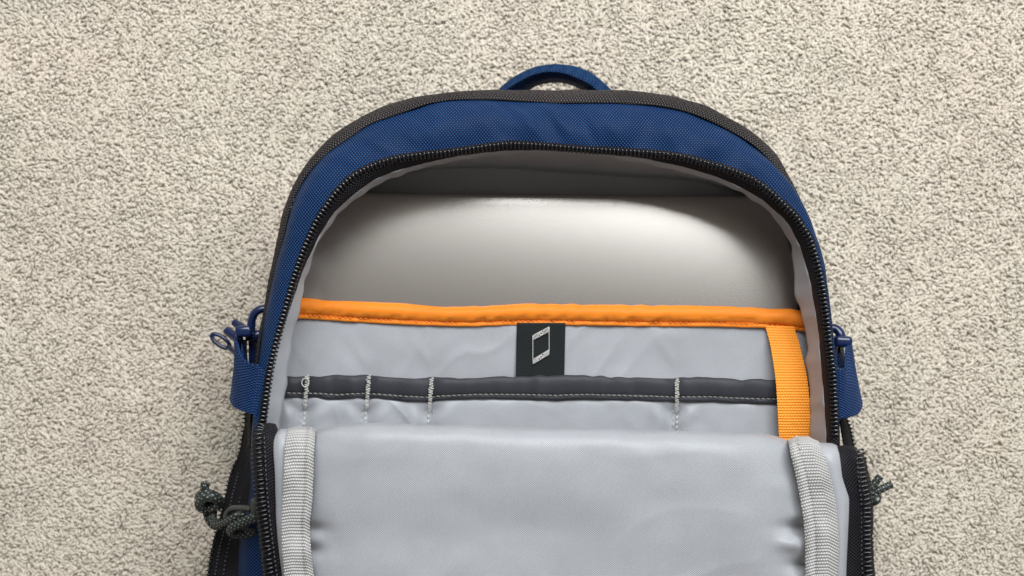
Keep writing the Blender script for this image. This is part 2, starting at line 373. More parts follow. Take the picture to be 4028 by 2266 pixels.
# blue band between piping and opening zipper
WID = np.linalg.norm(r2 - r3, axis=1)
def band_disp(U, V, S, T):
    top = np.exp(-((S - .52) / .17)**2)
    body = np.sin(np.pi * np.clip(T, 0, 1)) * np.clip((WID - 12) / 90, 0, 1)[:, None]
    pleat = vnoise(U * 75 + V * 35, V * 18) * .0019 + vnoise(U * 150 - V * 90, V * 40 + 5) * .0010
    return body * (.0034 + pleat * (.25 + 1.25 * top)) + .0005 * vnoise(U * 40, V * 60)
w2l = w2.copy(); w2l[:, 2] -= .0015
mid = .5 * (w2 + w3); mid[:, 2] += .0015
grid_obj('front_band', loft([w2l, mid, w3], 40), M['blue'], bag, band_disp, thick=.0012, uvxy=True)

# opening zipper: tape folded inwards, one row of moulded teeth
w3b = w3.copy(); w3b[:, 2] -= .0005
inn = inward(r3, 34); r34 = .5 * (inward(r3, 26) + .5 * (r3 + r4))
w34 = P(.5 * (r3[:, 0] + r4[:, 0]), .5 * (r3[:, 1] + r4[:, 1]), .1115)
edge = inward(r3, -3)
we = P(edge[:, 0], edge[:, 1], .1128)
zipo = grid_obj('opening_zipper', loft([we, w34, w4], 12), M['tape'], bag,
                lambda U, V, S, T: .0006 * np.sin(np.pi * T) + .0002 * vnoise(U * 300, V * 200), thick=.001)
def tooth_mesh(name):
    xs = [-1, -.75, -.15, .45, .9]; ra = [.35, .8, 1.0, .7, .45]
    V, F = [], []
    for x, r in zip(xs, ra):
        for j in range(6):
            a = j * math.pi / 3
            V.append((x * .0021, math.cos(a) * r * .00095, math.sin(a) * r * .0010))
    for i in range(4):
        for j in range(6):
            k = (j + 1) % 6; F.append((i * 6 + j, (i + 1) * 6 + j, (i + 1) * 6 + k, i * 6 + k))
    F.append(tuple(range(6))); F.append(tuple(range(29, 23, -1)))
    me = bpy.data.meshes.new(name); me.from_pydata(V, [], F); me.polygons.foreach_set('use_smooth', np.ones(len(F), bool))
    me.materials.append(M['tooth']); me.update(); return me
TOOTH = tooth_mesh('tooth')
def place_teeth(path, nrm2, pitch, parent, limit, scale=(1, 1, 1), stuff=None, mesh=None):
    """path (n,3) world; nrm2 (n,3) direction the tooth points"""
    mesh = mesh or TOOTH
    s = np.r_[0, np.cumsum(np.linalg.norm(np.diff(path, axis=0), axis=1))]
    ts = np.arange(pitch, s[-1], pitch); out = []
    for q, t in enumerate(ts):
        p = np.array([np.interp(t, s, path[:, j]) for j in range(3)]); d = np.array([np.interp(t, s, nrm2[:, j]) for j in range(3)])
        x = Vector(d).normalized(); i = min(np.searchsorted(s, t), len(path) - 1); y = Vector(path[i] - path[i - 1]).normalized()
        z = x.cross(y).normalized(); 
        if z.z < 0: z = -z
        y = z.cross(x)
        yaw = random.gauss(0, .07)
        mt = Matrix(((x.x * scale[0], y.x * scale[1], z.x * scale[2], p[0]), (x.y * scale[0], y.y * scale[1], z.y * scale[2], p[1]), (x.z * scale[0], y.z * scale[1], z.z * scale[2], p[2]), (0, 0, 0, 1))) @ Matrix.Rotation(yaw, 4, 'Z')
        out.append(mt)
    if stuff is None:
        for mt in out[:limit]:
            o = bpy.data.objects.new('tooth', mesh); link(o, parent); o.matrix_local = mt
        return len(out[:limit])
    mb = MB(); co = np.array([v.co for v in mesh.vertices]); F = [tuple(f.vertices) for f in mesh.polygons]
    for mt in out: mb.add(np.array([mt @ Vector(c) for c in co]), F)
    tag(mb.build('tooth_row', M['tooth'], parent), kind='stuff'); return 0
tc2 = inward(r3, 17); tpath = P(tc2[:, 0], tc2[:, 1], .1137)
td = P(*inward(r3, 27).T, Z3 + .0002) - P(*inward(r3, 7).T, Z3 + .0012)
i0, i1 = np.argmax(tc2[:, 1] < 1690), NR - np.argmax(tc2[::-1, 1] < 1720)
nt_ = place_teeth(tpath[i0:i1], td[i0:i1], .00232, zipo, 290)

# lining: rolled hem, then the wall of the compartment
r5o = inward(r5, -4)
w5b = P(*r5o.T, Z5 - .008); tm = .6 * np.exp(-((s01 - .52) / .2)**2)[:, None]
w6 = P(*(inward(r5, -34) * (1 - tm) + (inward(r5, 18) + np.array([0, 22])) * tm).T, .070); 
r7 = inward(r5, -20); r7[:, 1] += 115 * np.exp(-((s01 - .52) / .16)**2)
w7 = P(*r7.T, .034)
grid_obj('lining_hem', loft([w4, .5 * (w4 + w5) + np.array([0, 0, .0008]), w5, w5b, w6, w7], 40), M['lining'], bag,
         lambda U, V, S, T: .0011 * vnoise(U * 55, V * 25) * np.sin(np.pi * T) + .003 * vnoise(U * 38 + V * 30, V * 14 + 3) * np.clip(T * 2 - 1, 0, 1) * (1 - T) * 3 * np.exp(-((S - .55) / .2)**2) + .0006 * vnoise(U * 160, V * 60), thick=.0008)

# ------------------------------------------------------------------ laptop (a thing of its own, slid into the sleeve)
def laptop():
    lp = bpy.data.objects.new('laptop', None); link(lp)
    tag(lp, 'closed silver aluminium laptop sticking out of the orange edged sleeve', 'laptop')
    w, h, r = .304, .212, .011
    c = P(2146, 764, .0575)
    lp.location = (c[0], c[1] - h / 2, .0568); lp.rotation_euler = (math.radians(-3.0), math.radians(.6), math.radians(-.45))
    def slab(name, z0, z1, mat, crown):
        prof = [(z0, -.003), (z0 + .0012, -.0006), (.5 * (z0 + z1), 0), (z1 - .0014, -.0003), (z1 - .0005, -.0010), (z1 - .0001, -.0022)]
        ring = []
        for sx, sy, a0 in ((1, 1, 0), (-1, 1, 90), (-1, -1, 180), (1, -1, 270)):
            for k in range(9):
                a = math.radians(a0 + 90 * k / 8); ring.append((sx * (w / 2 - r), sy * (h / 2 - r), math.cos(a), math.sin(a)))
        rg = []
        for i, a_ in enumerate(ring):          # split the long straight edges
            rg.append(a_); b_ = ring[(i + 1) % len(ring)]
            if abs(a_[0] - b_[0]) + abs(a_[1] - b_[1]) > .05:
                for f in np.linspace(0, 1, 16)[1:-1]: rg.append(tuple(a_[k] * (1 - f) + b_[k] * f for k in range(4)))
        ring = rg; n = len(ring); V, F = [], []
        for z, off in prof:
            for (x, y, cx, cy) in ring: V.append((x + cx * (r + off), y + cy * (r + off), z + crown * (1 - min(1, abs(y + cy * (r + off)) / (h / 2))**2)))
        for q in (.97, .93, .88, .82, .75, .67, .58, .48, .38, .25, .12):     # slightly crowned top
            for (x, y, cx, cy) in ring:
                V.append(((x + cx * r) * q, (y + cy * r) * q, z1 + crown * (1 - ((y + cy * r) * q / (h / 2))**2)))
        K_ = len(prof) + 11
        for i in range(K_ - 1):
            for j in range(n): F.append((i * n + j, i * n + (j + 1) % n, (i + 1) * n + (j + 1) % n, (i + 1) * n + j))
        F.append(tuple((K_ - 1) * n + j for j in range(n))); F.append(tuple(range(n - 1, -1, -1)))
        return mesh_obj(name, V, F, mat, lp)
    slab('base', -.0075, .0008, M['rubber'], 0)
    slab('lid', .0014, .0075, M['alu'], .0048)
laptop()

# ------------------------------------------------------------------ sleeve, pockets, straps
def arr(pts, n=240): return crom(pts, n)
OT = [(1120,1169),(1189,1172),(1230,1175),(1321,1183),(1445,1188),(1570,1194),(1700,1202),(1790,1208),(1924,1204),(2059,1196),(2193,1196),(2328,1199),(2463,1201),(2700,1203),(2883,1206),(3007,1212),(3098,1215),(3152,1220),(3205,1224)]
OB = [(1110,1250),(1172,1253),(1280,1259),(1445,1270),(1700,1281),(1835,1284),(2014,1279),(2193,1279),(2373,1281),(2552,1284),(2700,1285),(2800,1285),(2924,1288),(3011,1291),(3098,1299),(3166,1304),(3210,1308)]
DT = [(1090,1478),(1135,1476),(1213,1478),(1296,1475),(1363,1481),(1445,1478),(1570,1485),(1686,1488),(1790,1490),(1924,1484),(2059,1481),(2193,1479),(2328,1479),(2463,1481),(2597,1486),(2650,1493),(2700,1486),(2800,1487),(2924,1491),(3048,1495),(3200,1500)]
DB = [(1085,1560),(1131,1562),(1238,1564),(1321,1570),(1404,1564),(1466,1566),(1570,1574),(1686,1580),(1727,1574),(1879,1567),(2059,1569),(2193,1573),(2283,1569),(2463,1573),(2647,1578),(2800,1578),(2924,1585),(3055,1587),(3200,1592)]
def tab(pts, u): p = np.array(pts, float); return np.interp(u, p[:, 0], p[:, 1])
ZS = .0735            # height of the sleeve face
seams = [1205, 1446, 1694, 2658]

def sleeve():
    n, m = 260, 60
    u = np.linspace(1095, 3215, n); vt, vb = tab(OB, u) - 8, np.full(n, 1900.0)
    t = np.linspace(0, 1, m); v = vt[:, None] + (vb - vt)[:, None] * t[None]
    z = ZS - .0015 * np.exp(-((u[:, None] - 1095) / 60)**2) - .004 * np.exp(-((3215 - u[:, None]) / 50)**2) + 0 * v
    # soft dents and diagonal puckers running from the bar tacks
    z = z + .0016 * fbm(u[:, None] / 420, v / 260 + 3, 3) + .0021 * crease(u[:, None] / 150 + v / 210, v / 330 - u[:, None] / 700)
    for su in seams:
        dx = (u[:, None] - su) / 70; dy = (v - 1470) / 90
        z = z - .0016 * np.exp(-(dx**2 + dy**2)) + .0007 * np.exp(-((np.abs(dx) + dy * .9 + .4) / .35)**2 - (dy / 1.6)**2)
    o = grid_obj('laptop_sleeve', P(u[:, None] + 0 * v, v, z), M['lining'], bag, thick=.0015)
    # orange binding folded over the mouth of the sleeve
    a, b = arr(OT, 300), arr(OB, 300)
    def prof(t): return ZS + .0012 + .0030 * np.sin(np.pi * np.clip(t / .8, 0, 1))**.8 * (t < .8) + .0006 * (t >= .8)
    tt = np.r_[np.linspace(0, .76, 14), .80, .84, .9, 1.0]
    rails = [P(a[:, 0] * (1 - t) + b[:, 0] * t, a[:, 1] * (1 - t) + b[:, 1] * t, prof(t) - (.0016 if abs(t - .8) < .01 else 0)) for t in tt]
    back = P(a[:, 0], a[:, 1] + 6, ZS - .0035)
    g = np.stack([back] + rails, 1)
    bo = grid_obj('sleeve_binding', g, M['orange'], bag, lambda U, V, S, T: .0011 * vnoise(U * 60, V * 30) * np.sin(np.pi * T) + .0004 * vnoise(U * 170 + V * 200, V * 60) + .0004 * vnoise(U * 420, V * 90) * (T > .6), thick=.0008)
    stitch('stitching', np.c_[a[:, 0] * .2 + b[:, 0] * .8, a[:, 1] * .2 + b[:, 1] * .8 + 1], ZS + .0016, 15, 5, .00042, M['thread_o'], bo)
    return o
def stitch(name, path2, z, L_, gap, rad, mat, parent, zig=2.0):
    s = np.r_[0, np.cumsum(np.linalg.norm(np.diff(path2, axis=0), axis=1))]
    zz = np.broadcast_to(np.asarray(z, float), (len(path2),))
    mb = MB(); t = 0; k = 0
    while t + L_ < s[-1]:
        q = np.linspace(t, t + L_, 4)
        pu, pv, pz = np.interp(q, s, path2[:, 0]), np.interp(q, s, path2[:, 1]), np.interp(q, s, zz)
        tx, ty = pu[-1] - pu[0], pv[-1] - pv[0]; l = math.hypot(tx, ty)
        off = np.array([-.6, .2, .5, .3]) * zig + random.gauss(0, .3)
        W_ = P(pu - ty / l * off, pv + tx / l * off, pz + np.array([-.0003, .0003, .0003, -.0003]))
        V, F, uv = tube_data(W_, np.array([.6, 1, 1, .6]) * rad, 5); mb.add(V, F, uv)
        t += L_ + gap
    return tag(mb.build(name, mat, parent), kind='stuff')
sleeve()

def organizer():
    n, m = 420, 50
    u = np.linspace(1085, 3205, n); vt = tab(DB, u) - 8; vb = np.full(n, 1900.0)
    t = np.linspace(0, 1, m); v = vt[:, None] + (vb - vt)[:, None] * t[None]
    def puck(u, v):
        z = .0014 * fbm(u / 230 + 4, v / 170, 3) + .0012 * crease(u / 140 - v / 150, v / 260 + u / 900)
        for su in seams:
            s2 = su - (v - 1475) * .06
            dx = (u - s2)
            z = z - .0030 * np.exp(-(dx / 26)**2) + .0014 * np.exp(-((np.abs(dx) - 60) / 34)**2)
            z = z + .0014 * np.sin((np.abs(dx) * .75 + (v - 1560)) / 17) * np.exp(-(dx / 75)**2) * np.exp(-((v - 1590) / 70)**2)
        return z
    zb = ZS + .0030 + puck(u[:, None] + 0 * v, v) - .0022 * np.exp(-(v - vt[:, None]) / 12)
    pk = grid_obj('organizer_pocket', P(u[:, None] + 0 * v, v, zb), M['lining'], bag, thick=.0008)
    a, b = arr(DT, 420), arr(DB, 420)
    tt = np.r_[np.linspace(0, .76, 12), .80, .84, .92, 1.0]
    rails = []
    for t_ in tt:
        uu, vv = a[:, 0] * (1 - t_) + b[:, 0] * t_, a[:, 1] * (1 - t_) + b[:, 1] * t_
        z = ZS + .0035 + (.0015 * math.sin(math.pi * min(t_ / .8, 1))**.8 if t_ < .8 else .0005) - (.0012 if abs(t_ - .8) < .01 else 0)
        zz = z + .8 * puck(uu, vv * 0 + 1520) * (.7)
        rails.append(P(uu, vv, zz))
    back = P(a[:, 0], a[:, 1] + 5, ZS + .001)
    bo = grid_obj('pocket_binding', np.stack([back] + rails, 1), M['charcoal'], bag, lambda U, V, S, T: .0007 * vnoise(U * 75, V * 30) + .0005 * vnoise(U * 190, V * 70), thick=.0008)
    cu, cv = a[:, 0] * .2 + b[:, 0] * .8, a[:, 1] * .2 + b[:, 1] * .8 + 1
    stitch('stitching', np.c_[cu, cv], ZS + .0044 + .56 * puck(cu, cv * 0 + 1520), 15, 6, .0004, M['thread_g'], bo)
    for k, su in enumerate(seams):
        top = float(tab(DT, su)) - 3
        v_ = np.linspace(top, top + 128, 60); zig = 7 * np.sign(np.sin(np.arange(60) * 1.35)) + np.array([random.gauss(0, 1.5) for _ in range(60)])
        uc = su + 5 - (v_ - 1475) * (.075 if k < 3 else .0)
        pz = ZS + .0055 - .0030 * np.clip((v_ - top - 70) / 60, 0, 1)
        bt = tube('bar_tack', P(uc + zig, v_, pz), .00022, M['thread_w'], pk, 5)
        if k == 0:      # a loose loop of thread
            a_ = np.linspace(0, 2 * math.pi, 20)
            tube('loose_thread', P(1207 + 14 * np.cos(a_) - 6, 1505 + 17 * np.sin(a_), ZS + .0064), .00028, M['thread_w'], pk, 5)
        v2 = np.linspace(top + 126, 1760, 40); u2 = su + 5 - (v2 - 1475) * (.075 if k < 3 else .0)
        stitch('seam_stitching', np.c_[u2, v2], ZS + .0036 + puck(u2, v2), 15, 5, .00036, M['thread_w'], pk, 3)
        stitch('seam_stitching', np.c_[u2 + (17 if k == 2 else -15), v2], ZS + .0036 + puck(u2 - 15, v2), 17, 8, .00022, M['thread_l'], pk, 1)
organizer()

def label():
    n = 30
    us = np.linspace(0, 1, n); vs_ = np.linspace(1270, 1492, n)
    U2 = (2033 - 4 * (vs_ - 1279) / 202)[None] + (191 + 0 * vs_)[None] * us[:, None]
    Vv = vs_[None] + 0 * U2
    z = ZS + .0026 + .0004 * np.sin(np.pi * us)[:, None] + .0007 * fbm(U2 / 90, Vv / 120, 2)
    pt = grid_obj('label_patch', P(U2, Vv, z), M['patch'], bag, thick=.0009)
    zt = ZS + .0040
    mb = MB()
    def strip(p, q, w):
        p, q = np.array(p, float), np.array(q, float)
        path = np.array([p + (q - p) * t for t in np.linspace(0, 1, 6)])
        V, F, uv = tube_data(P(path[:, 0], path[:, 1], zt), w, 6, flat=.45); mb.add(V, F, uv)
    A, B, C_, D = (2096, 1320), (2160, 1286), (2160, 1393), (2096, 1432)
    strip(A, D, .0002); strip(B, C_, .0002)
    for (p, q, sgn) in ((A, B, 1), (D, C_, -1)):
        p, q = np.array(p, float), np.array(q, float)
        strip(p, q, .00022); strip(p + (0, 17 * sgn), q + (0, 17 * sgn), .00022)
        for k, t in enumerate(np.linspace(.04, .96, 13)):
            if 5 <= k <= 7: continue
            c = p + (q - p) * t; strip(c + (-1.5, 0), c + (2.5, 17 * sgn), .00026)
        c = p + (q - p) * .5 + np.array((0, 8.5 * sgn)); a_ = np.linspace(0, 2 * math.pi, 14)
        V, F, uv = tube_data(P(c[0] + 6 * np.cos(a_), c[1] + 5.5 * np.sin(a_), zt), .0004, 6, flat=.45); mb.add(V, F, uv)
    mb.build('emblem', M['thread_l'], pt)
label()

def web_disp(pu, pv, amp, rib=.6):
    return lambda U, V, S, T: amp * ((1 - rib) * np.sin(U * 2 * math.pi / pu) * np.sin(V * 2 * math.pi / pv) + rib * (2 * np.abs(np.sin(U * 2 * math.pi / pu)) - 1)) + .4 * amp * vnoise(U * 400, V * 400)
def pull_strap():
    L_ = arr([(3010,1280),(3013,1293),(3028,1348),(3040,1415),(3051,1493),(3057,1576),(3063,1692),(3070,1800)], 260)
    R_ = arr([(3124,1283),(3129,1302),(3144,1348),(3160,1415),(3175,1485),(3185,1576),(3191,1692),(3196,1800)], 260)
    tt = np.linspace(0, 1, 70)
    s = np.linspace(0, 1, 260)
    z = ZS + .0022 + .006 * np.sin(np.pi * np.clip(s * 1.0, 0, 1))**1.0 + .006 * s
    G = np.stack([P(L_[:, 0] * (1 - t) + R_[:, 0] * t, L_[:, 1] * (1 - t) + R_[:, 1] * t, z + .0012 * math.sin(math.pi * t)) for t in tt], 1)
    grid_obj('pull_strap', G, M['orange_web'], bag, web_disp(.0032, .0016, .00022), thick=.0014, uvswap=True)
pull_strap()

# ------------------------------------------------------------------ folded front flap
ROW = [(170, .1005), (80, .1025), (34, .106), (12, .1105), (2, .1165), (0, .1225), (3, .1285), (11, .134), (28, .1385), (60, .1415), (110, .143), (180, .1435), (300, .1435), (450, .143), (600, .142), (900, .138), (1200, .132)]
def flap_strip(name, uL, uR, vf, mat, m, n=150, zoff=0.0, prof=None, disp=None, thick=.001, uvswap=False, zadd=None):
    uL, uR, vf = np.array(uL, float), np.array(uR, float), np.array(vf, float)
    rows = crom([(dv, z * 4000) for dv, z in ROW], n)          # even spacing round the roll
    dv, z0 = rows[:, 0], rows[:, 1] / 4000
    t = np.linspace(0, 1, m)
    v = np.interp(t, vf[:, 0], vf[:, 1])[None] + dv[:, None]
    l = np.interp(v, uL[:, 1], uL[:, 0]); r = np.interp(v, uR[:, 1], uR[:, 0])
    u = l + (r - l) * t[None]
    outside = np.clip((z0 - .108) / .02, 0, 1)[:, None]
    z = z0[:, None] + (zoff + (prof(t)[None] if prof else 0)) * outside + (zadd(u, v) * outside if zadd is not None else 0)
    return grid_obj(name, P(u, v, z), mat, bag, disp, thick, uvswap=uvswap)

WLl = [(1135,1670),(1132,1687),(1121,1761),(1116,1876),(1111,1968),(1107,2060),(1109,2151),(1118,2266),(1126,2500),(1130,2900)]
WLr = [(1244,1670),(1242,1697),(1235,1784),(1233,1876),(1229,1968),(1219,2060),(1222,2151),(1235,2266),(1245,2500),(1250,2900)]
WRl = [(3096,1700),(3099,1731),(3113,1802),(3131,1876),(3149,1968),(3163,2060),(3168,2151),(3168,2266),(3162,2500),(3160,2900)]
WRr = [(3200,1700),(3222,1740),(3253,1821),(3273,1899),(3287,1968),(3296,2060),(3299,2151),(3294,2266),(3288,2500),(3284,2900)]
def pad(t): return -.0075 * (np.abs(2 * t - 1)**7) - .0015 * (np.abs(2 * t - 1)**2)
def pad_z(u, v):
    z = .0024 * fbm(u / 520 + 2, v / 330, 3) + .0013 * crease(u / 330 + v / 700, v / 240 + 3) + .0012 * vnoise(u / 90, v / 60) * np.exp(-(np.minimum(u - 1235, 3140 - u) / 90).clip(0)**2)
    z = z - .010 * np.exp(-((u - 3180) / 85)**2 - ((v - 2075) / 26)**2) + .004 * np.exp(-((u - 3120) / 60)**2 - ((v - 2140) / 30)**2)
    z = z - .007 * np.exp(-((u - 3172) / 60)**2 - ((v - 2225) / 24)**2)
    z = z - .006 * np.exp(-((u - 1225) / 45)**2 - ((v - 2165) / 30)**2) - .004 * np.exp(-((u - 1228) / 50)**2 - ((v - 2080) / 26)**2)
    z = z - .003 * np.exp(-((u - 1900) / 520)**2 - ((v - 2120) / 110)**2)
    return z
LE = [(u - 6, v) for u, v in WLr]; LE = [(1246, 1650)] + LE
RE = [(u + 6, v) for u, v in WRl]; RE = [(3090, 1640)] + RE
flap = flap_strip('front_flap', [(u - 4, v) for u, v in WLr], [(u + 4, v) for u, v in WRl],
                  [(0, 1697), (.02, 1682), (.05, 1670), (.12, 1664), (.2, 1666), (.4, 1676), (.66, 1689), (.86, 1697), (.94, 1703), (.975, 1716), (1, 1733)],
                  M['lining'], 170, 190, 0, pad, lambda U, V, S, T: .0004 * vnoise(U * 60, V * 60), zadd=pad_z)
def web_prof_l(t): return np.where(t < .67, .0034 * np.sqrt(np.clip(1 - ((t - .32) / .40)**2, 0, 1)), .0018 * np.sin(np.pi * np.clip((t - .67) / .33, 0, 1)) + .0008)
def web_prof_r(t): return web_prof_l(1 - t)
lump = lambda u, v: .0016 * vnoise(u / 60, v / 75)
wl = flap_strip('edge_webbing', WLl, WLr, [(0, 1686), (.3, 1680), (.8, 1681), (1, 1693)], M['grey_web'], 70, 420, -.0015, web_prof_l, web_disp(.0034, .0014, .0003), uvswap=True, zadd=lump, thick=.0014)
wr = flap_strip('edge_webbing', WRl, WRr, [(0, 1731), (.3, 1719), (.7, 1717), (1, 1738)], M['grey_web'], 70, 420, -.0015, web_prof_r, web_disp(.0034, .0014, .0003), uvswap=True, zadd=lump, thick=.0014)
vv = np.linspace(1712, 2300, 120)
for w_, l_, r_, f_ in ((wl, WLl, WLr, .67), (wr, WRl, WRr, .33)):
    a_, b_ = np.array(l_, float), np.array(r_, float)
    uu = np.interp(vv, a_[:, 1], a_[:, 0]) * (1 - f_) + np.interp(vv, b_[:, 1], b_[:, 0]) * f_
    zz = np.interp(vv - 1690, [d for d, _ in ROW[5:]], [z for _, z in ROW[5:]]) - .0005 + lump(uu, vv)
    stitch('stitching', np.c_[uu, vv], zz, 13, 9, .00034, M['thread_l'], w_)
# narrow strips of lining outside the webbing
SLl = [(1090,1670),(1078,1712),(1077,1807),(1081,1899),(1086,2014),(1095,2129),(1109,2266),(1118,2500),(1120,2900)]
SRr = [(3285,1730),(3301,1784),(3315,1876),(3340,1958),(3338,2060),(3333,2174),(3329,2266),(3325,2500),(3322,2900)]
flap_strip('flap_side_lining', SLl, [(u + 20, v) for u, v in WLl], [(0, 1700), (.3, 1688), (1, 1686)], M['lining'], 24, 130, -.005, lambda t: .002 * np.sin(np.pi * t), lambda U, V, S, T: .0005 * vnoise(U * 70, V * 50))
flap_strip('flap_side_lining', [(u - 20, v) for u, v in WRr], SRr, [(0, 1742), (.8, 1744), (1, 1752)], M['lining'], 30, 130, -.005, lambda t: .002 * np.sin(np.pi * t), lambda U, V, S, T: .0007 * vnoise(U * 70, V * 50))
# flap zippers: woven tape with a coil
TLl = [(1010,1660),(998,1700),(994,1740),(995,1800),(999,1876),(1003,1968),(1013,2060),(1026,2174),(1038,2266),(1050,2500),(1055,2900)]
TRr = [(3372,1745),(3396,1780),(3407,1816),(3420,1876),(3432,1945),(3435,2014),(3433,2106),(3438,2197),(3442,2266),(3446,2500),(3450,2900)]
zl = flap_strip('flap_zipper', TLl, [(u + 12, v) for u, v in SLl], [(0, 1700), (.2, 1675), (.5, 1663), (.8, 1668), (1, 1690)], M['tape'], 26, 150, -.0065, lambda t: .0030 * np.exp(-((t - .25) / .25)**2) - .004 * np.exp(-(t / .08)**2), lambda U, V, S, T: .0003 * vnoise(U * 200, V * 200))
zr = flap_strip('flap_zipper', [(u - 12, v) for u, v in SRr], TRr, [(0, 1752), (.4, 1750), (.75, 1755), (1, 1785)], M['tape'], 28, 150, -.0065, lambda t: .0030 * np.exp(-((t - .7) / .25)**2) - .004 * np.exp(-((1 - t) / .08)**2), lambda U, V, S, T: .0003 * vnoise(U * 200, V * 200))
def coil_mesh():
    a = np.linspace(0, math.pi, 6)
    path = np.stack([np.cos(a) * .0031, .0005 * np.cos(a), np.sin(a)**.7 * .0016], 1)
    V, F, _ = tube_data(path, .00055, 5)
    me = bpy.data.meshes.new('coil_tooth'); me.from_pydata([tuple(p) for p in V], [], F); me.polygons.foreach_set('use_smooth', np.ones(len(F), bool)); me.materials.append(M['tooth']); me.update(); return me
COIL = coil_mesh()
def coil(pts, parent, stuff, limit=60):
    p = crom(pts, 160); w = P(p[:, 0], p[:, 1], p[:, 2])
    d = np.cross(np.gradient(w, axis=0), np.array([0, 0, 1.0])); ln = np.linalg.norm(d, axis=1, keepdims=True); d = d / (ln + 1e-9)
    return place_teeth(w, d, .0024, parent, limit, (1, 1, 1), stuff, COIL), w, d
n_l, cwl, cdl = coil([(1038,1676,.1275),(1022,1690,.132),(1016,1712,.1355),(1014,1750,.1378),(1016,1830,.1385),(1021,1900,.139),(1027,1968,.139),(1037,2060,.139),(1050,2174,.139),(1060,2266,.139),(1070,2400,.138)], zl, None, 300 - nt_ - 2)
coil([(3368,1768,.131),(3382,1792,.135),(3388,1830,.1378),(3397,1900,.1385),(3410,1980,.139),(3412,2060,.139),(3413,2150,.139),(3418,2266,.139),(3424,2400,.138)], zr, True)
# chain stitch beside each coil
for par, pts in ((zl, [(1040,1720),(1044,1800),(1048,1880),(1054,1968),(1064,2060),(1078,2174),(1090,2266),(1098,2380)]), (zr, [(3372,1800),(3378,1880),(3388,1968),(3390,2060),(3390,2150),(3394,2266),(3400,2380)])):
    q = crom(pts, 120); stitch('stitching', q, .1392, 9, 9, .00032, M['thread_m'], par)

# ------------------------------------------------------------------ flanks: lower side panel and side zippers
def side_left():
    a = crom([(982,1560),(980,1640),(978,1830),(975,1960),(948,2110),(941,2266),(935,2500),(930,2900)], 160)
    b = a.copy(); b[:, 0] = np.interp(a[:, 1], [1560, 1900, 2266, 2900], [1040, 1050, 1090, 1100])
    grid_obj('side_panel', loft([P(*a.T, .084), P(*((a * .75 + b * .25).T), .094), P(*b.T, .099)], 16), M['blue'], bag, lambda U, V, S, T: .001 * vnoise(U * 40, V * 60), thick=.001)
    o = crom([(962,1560),(962,1625),(955,1680),(945,1750),(935,1800),(920,1832),(904,1877),(891,1922),(882,1961),(869,2012),(853,2083),(843,2121),(830,2179),(821,2234),(816,2266),(800,2400),(790,2700)], 260)
    i = o.copy(); i[:, 0] = np.interp(o[:, 1], [1560, 1830, 1960, 2110, 2266, 2700], [990, 985, 982, 962, 955, 950])
    m_ = .5 * (o + i)
    so = grid_obj('side_zipper', loft([P(*o.T, .068), P(*m_.T, .074), P(*i.T, .082)], 20), M['tape'], bag, lambda U, V, S, T: .0007 * vnoise(U * 80, V * 50) + .0003 * vnoise(U * 300, V * 300), thick=.0012)
    w = P(*(o + [-2, 0]).T, .0694); d = P(*o.T, .0672) - P(*i.T, .082); d /= np.linalg.norm(d, axis=1, keepdims=True)
    place_teeth(w, d, .0026, so, 0, (.95, .72, .9), True)
    stitch('stitching', np.c_[o[:, 0] + 30, o[:, 1]], .0722, 5, 9, .0004, M['thread_m'], so)
    stitch('stitching', np.c_[o[:, 0] + 62, o[:, 1]], .0752, 4, 13, .0004, M['thread_m'], so)
def side_right():
    o = crom([(3325,1580),(3336,1647),(3350,1685),(3358,1726),(3372,1790),(3385,1860),(3398,1950),(3405,2050),(3410,2266),(3410,2700)], 200)
    i = o.copy(); i[:, 0] = np.interp(o[:, 1], [1580, 1647, 1750, 2700], [3300, 3304, 3322, 3340])
    so = grid_obj('side_zipper', loft([P(*o.T, .072), P(*(.5 * (o + i)).T, .079), P(*i.T, .082)], 14), M['tape'], bag, lambda U, V, S, T: .0005 * vnoise(U * 80, V * 50), thick=.0012)
    w = P(*o.T, .0730); d = P(*o.T, .0712) - P(*i.T, .082); d /= np.linalg.norm(d, axis=1, keepdims=True)
    place_teeth(w, d, .00235, so, 0, (.75, .72, .8), True)
    b = crom([(3300,1740),(3320,1900),(3330,2050),(3335,2266),(3340,2900)], 80); c = b.copy(); c[:, 0] -= 60
    grid_obj('side_panel', loft([P(*b.T, .084), P(*c.T, .098)], 8), M['blue'], bag, thick=.001)
side_left(); side_right()

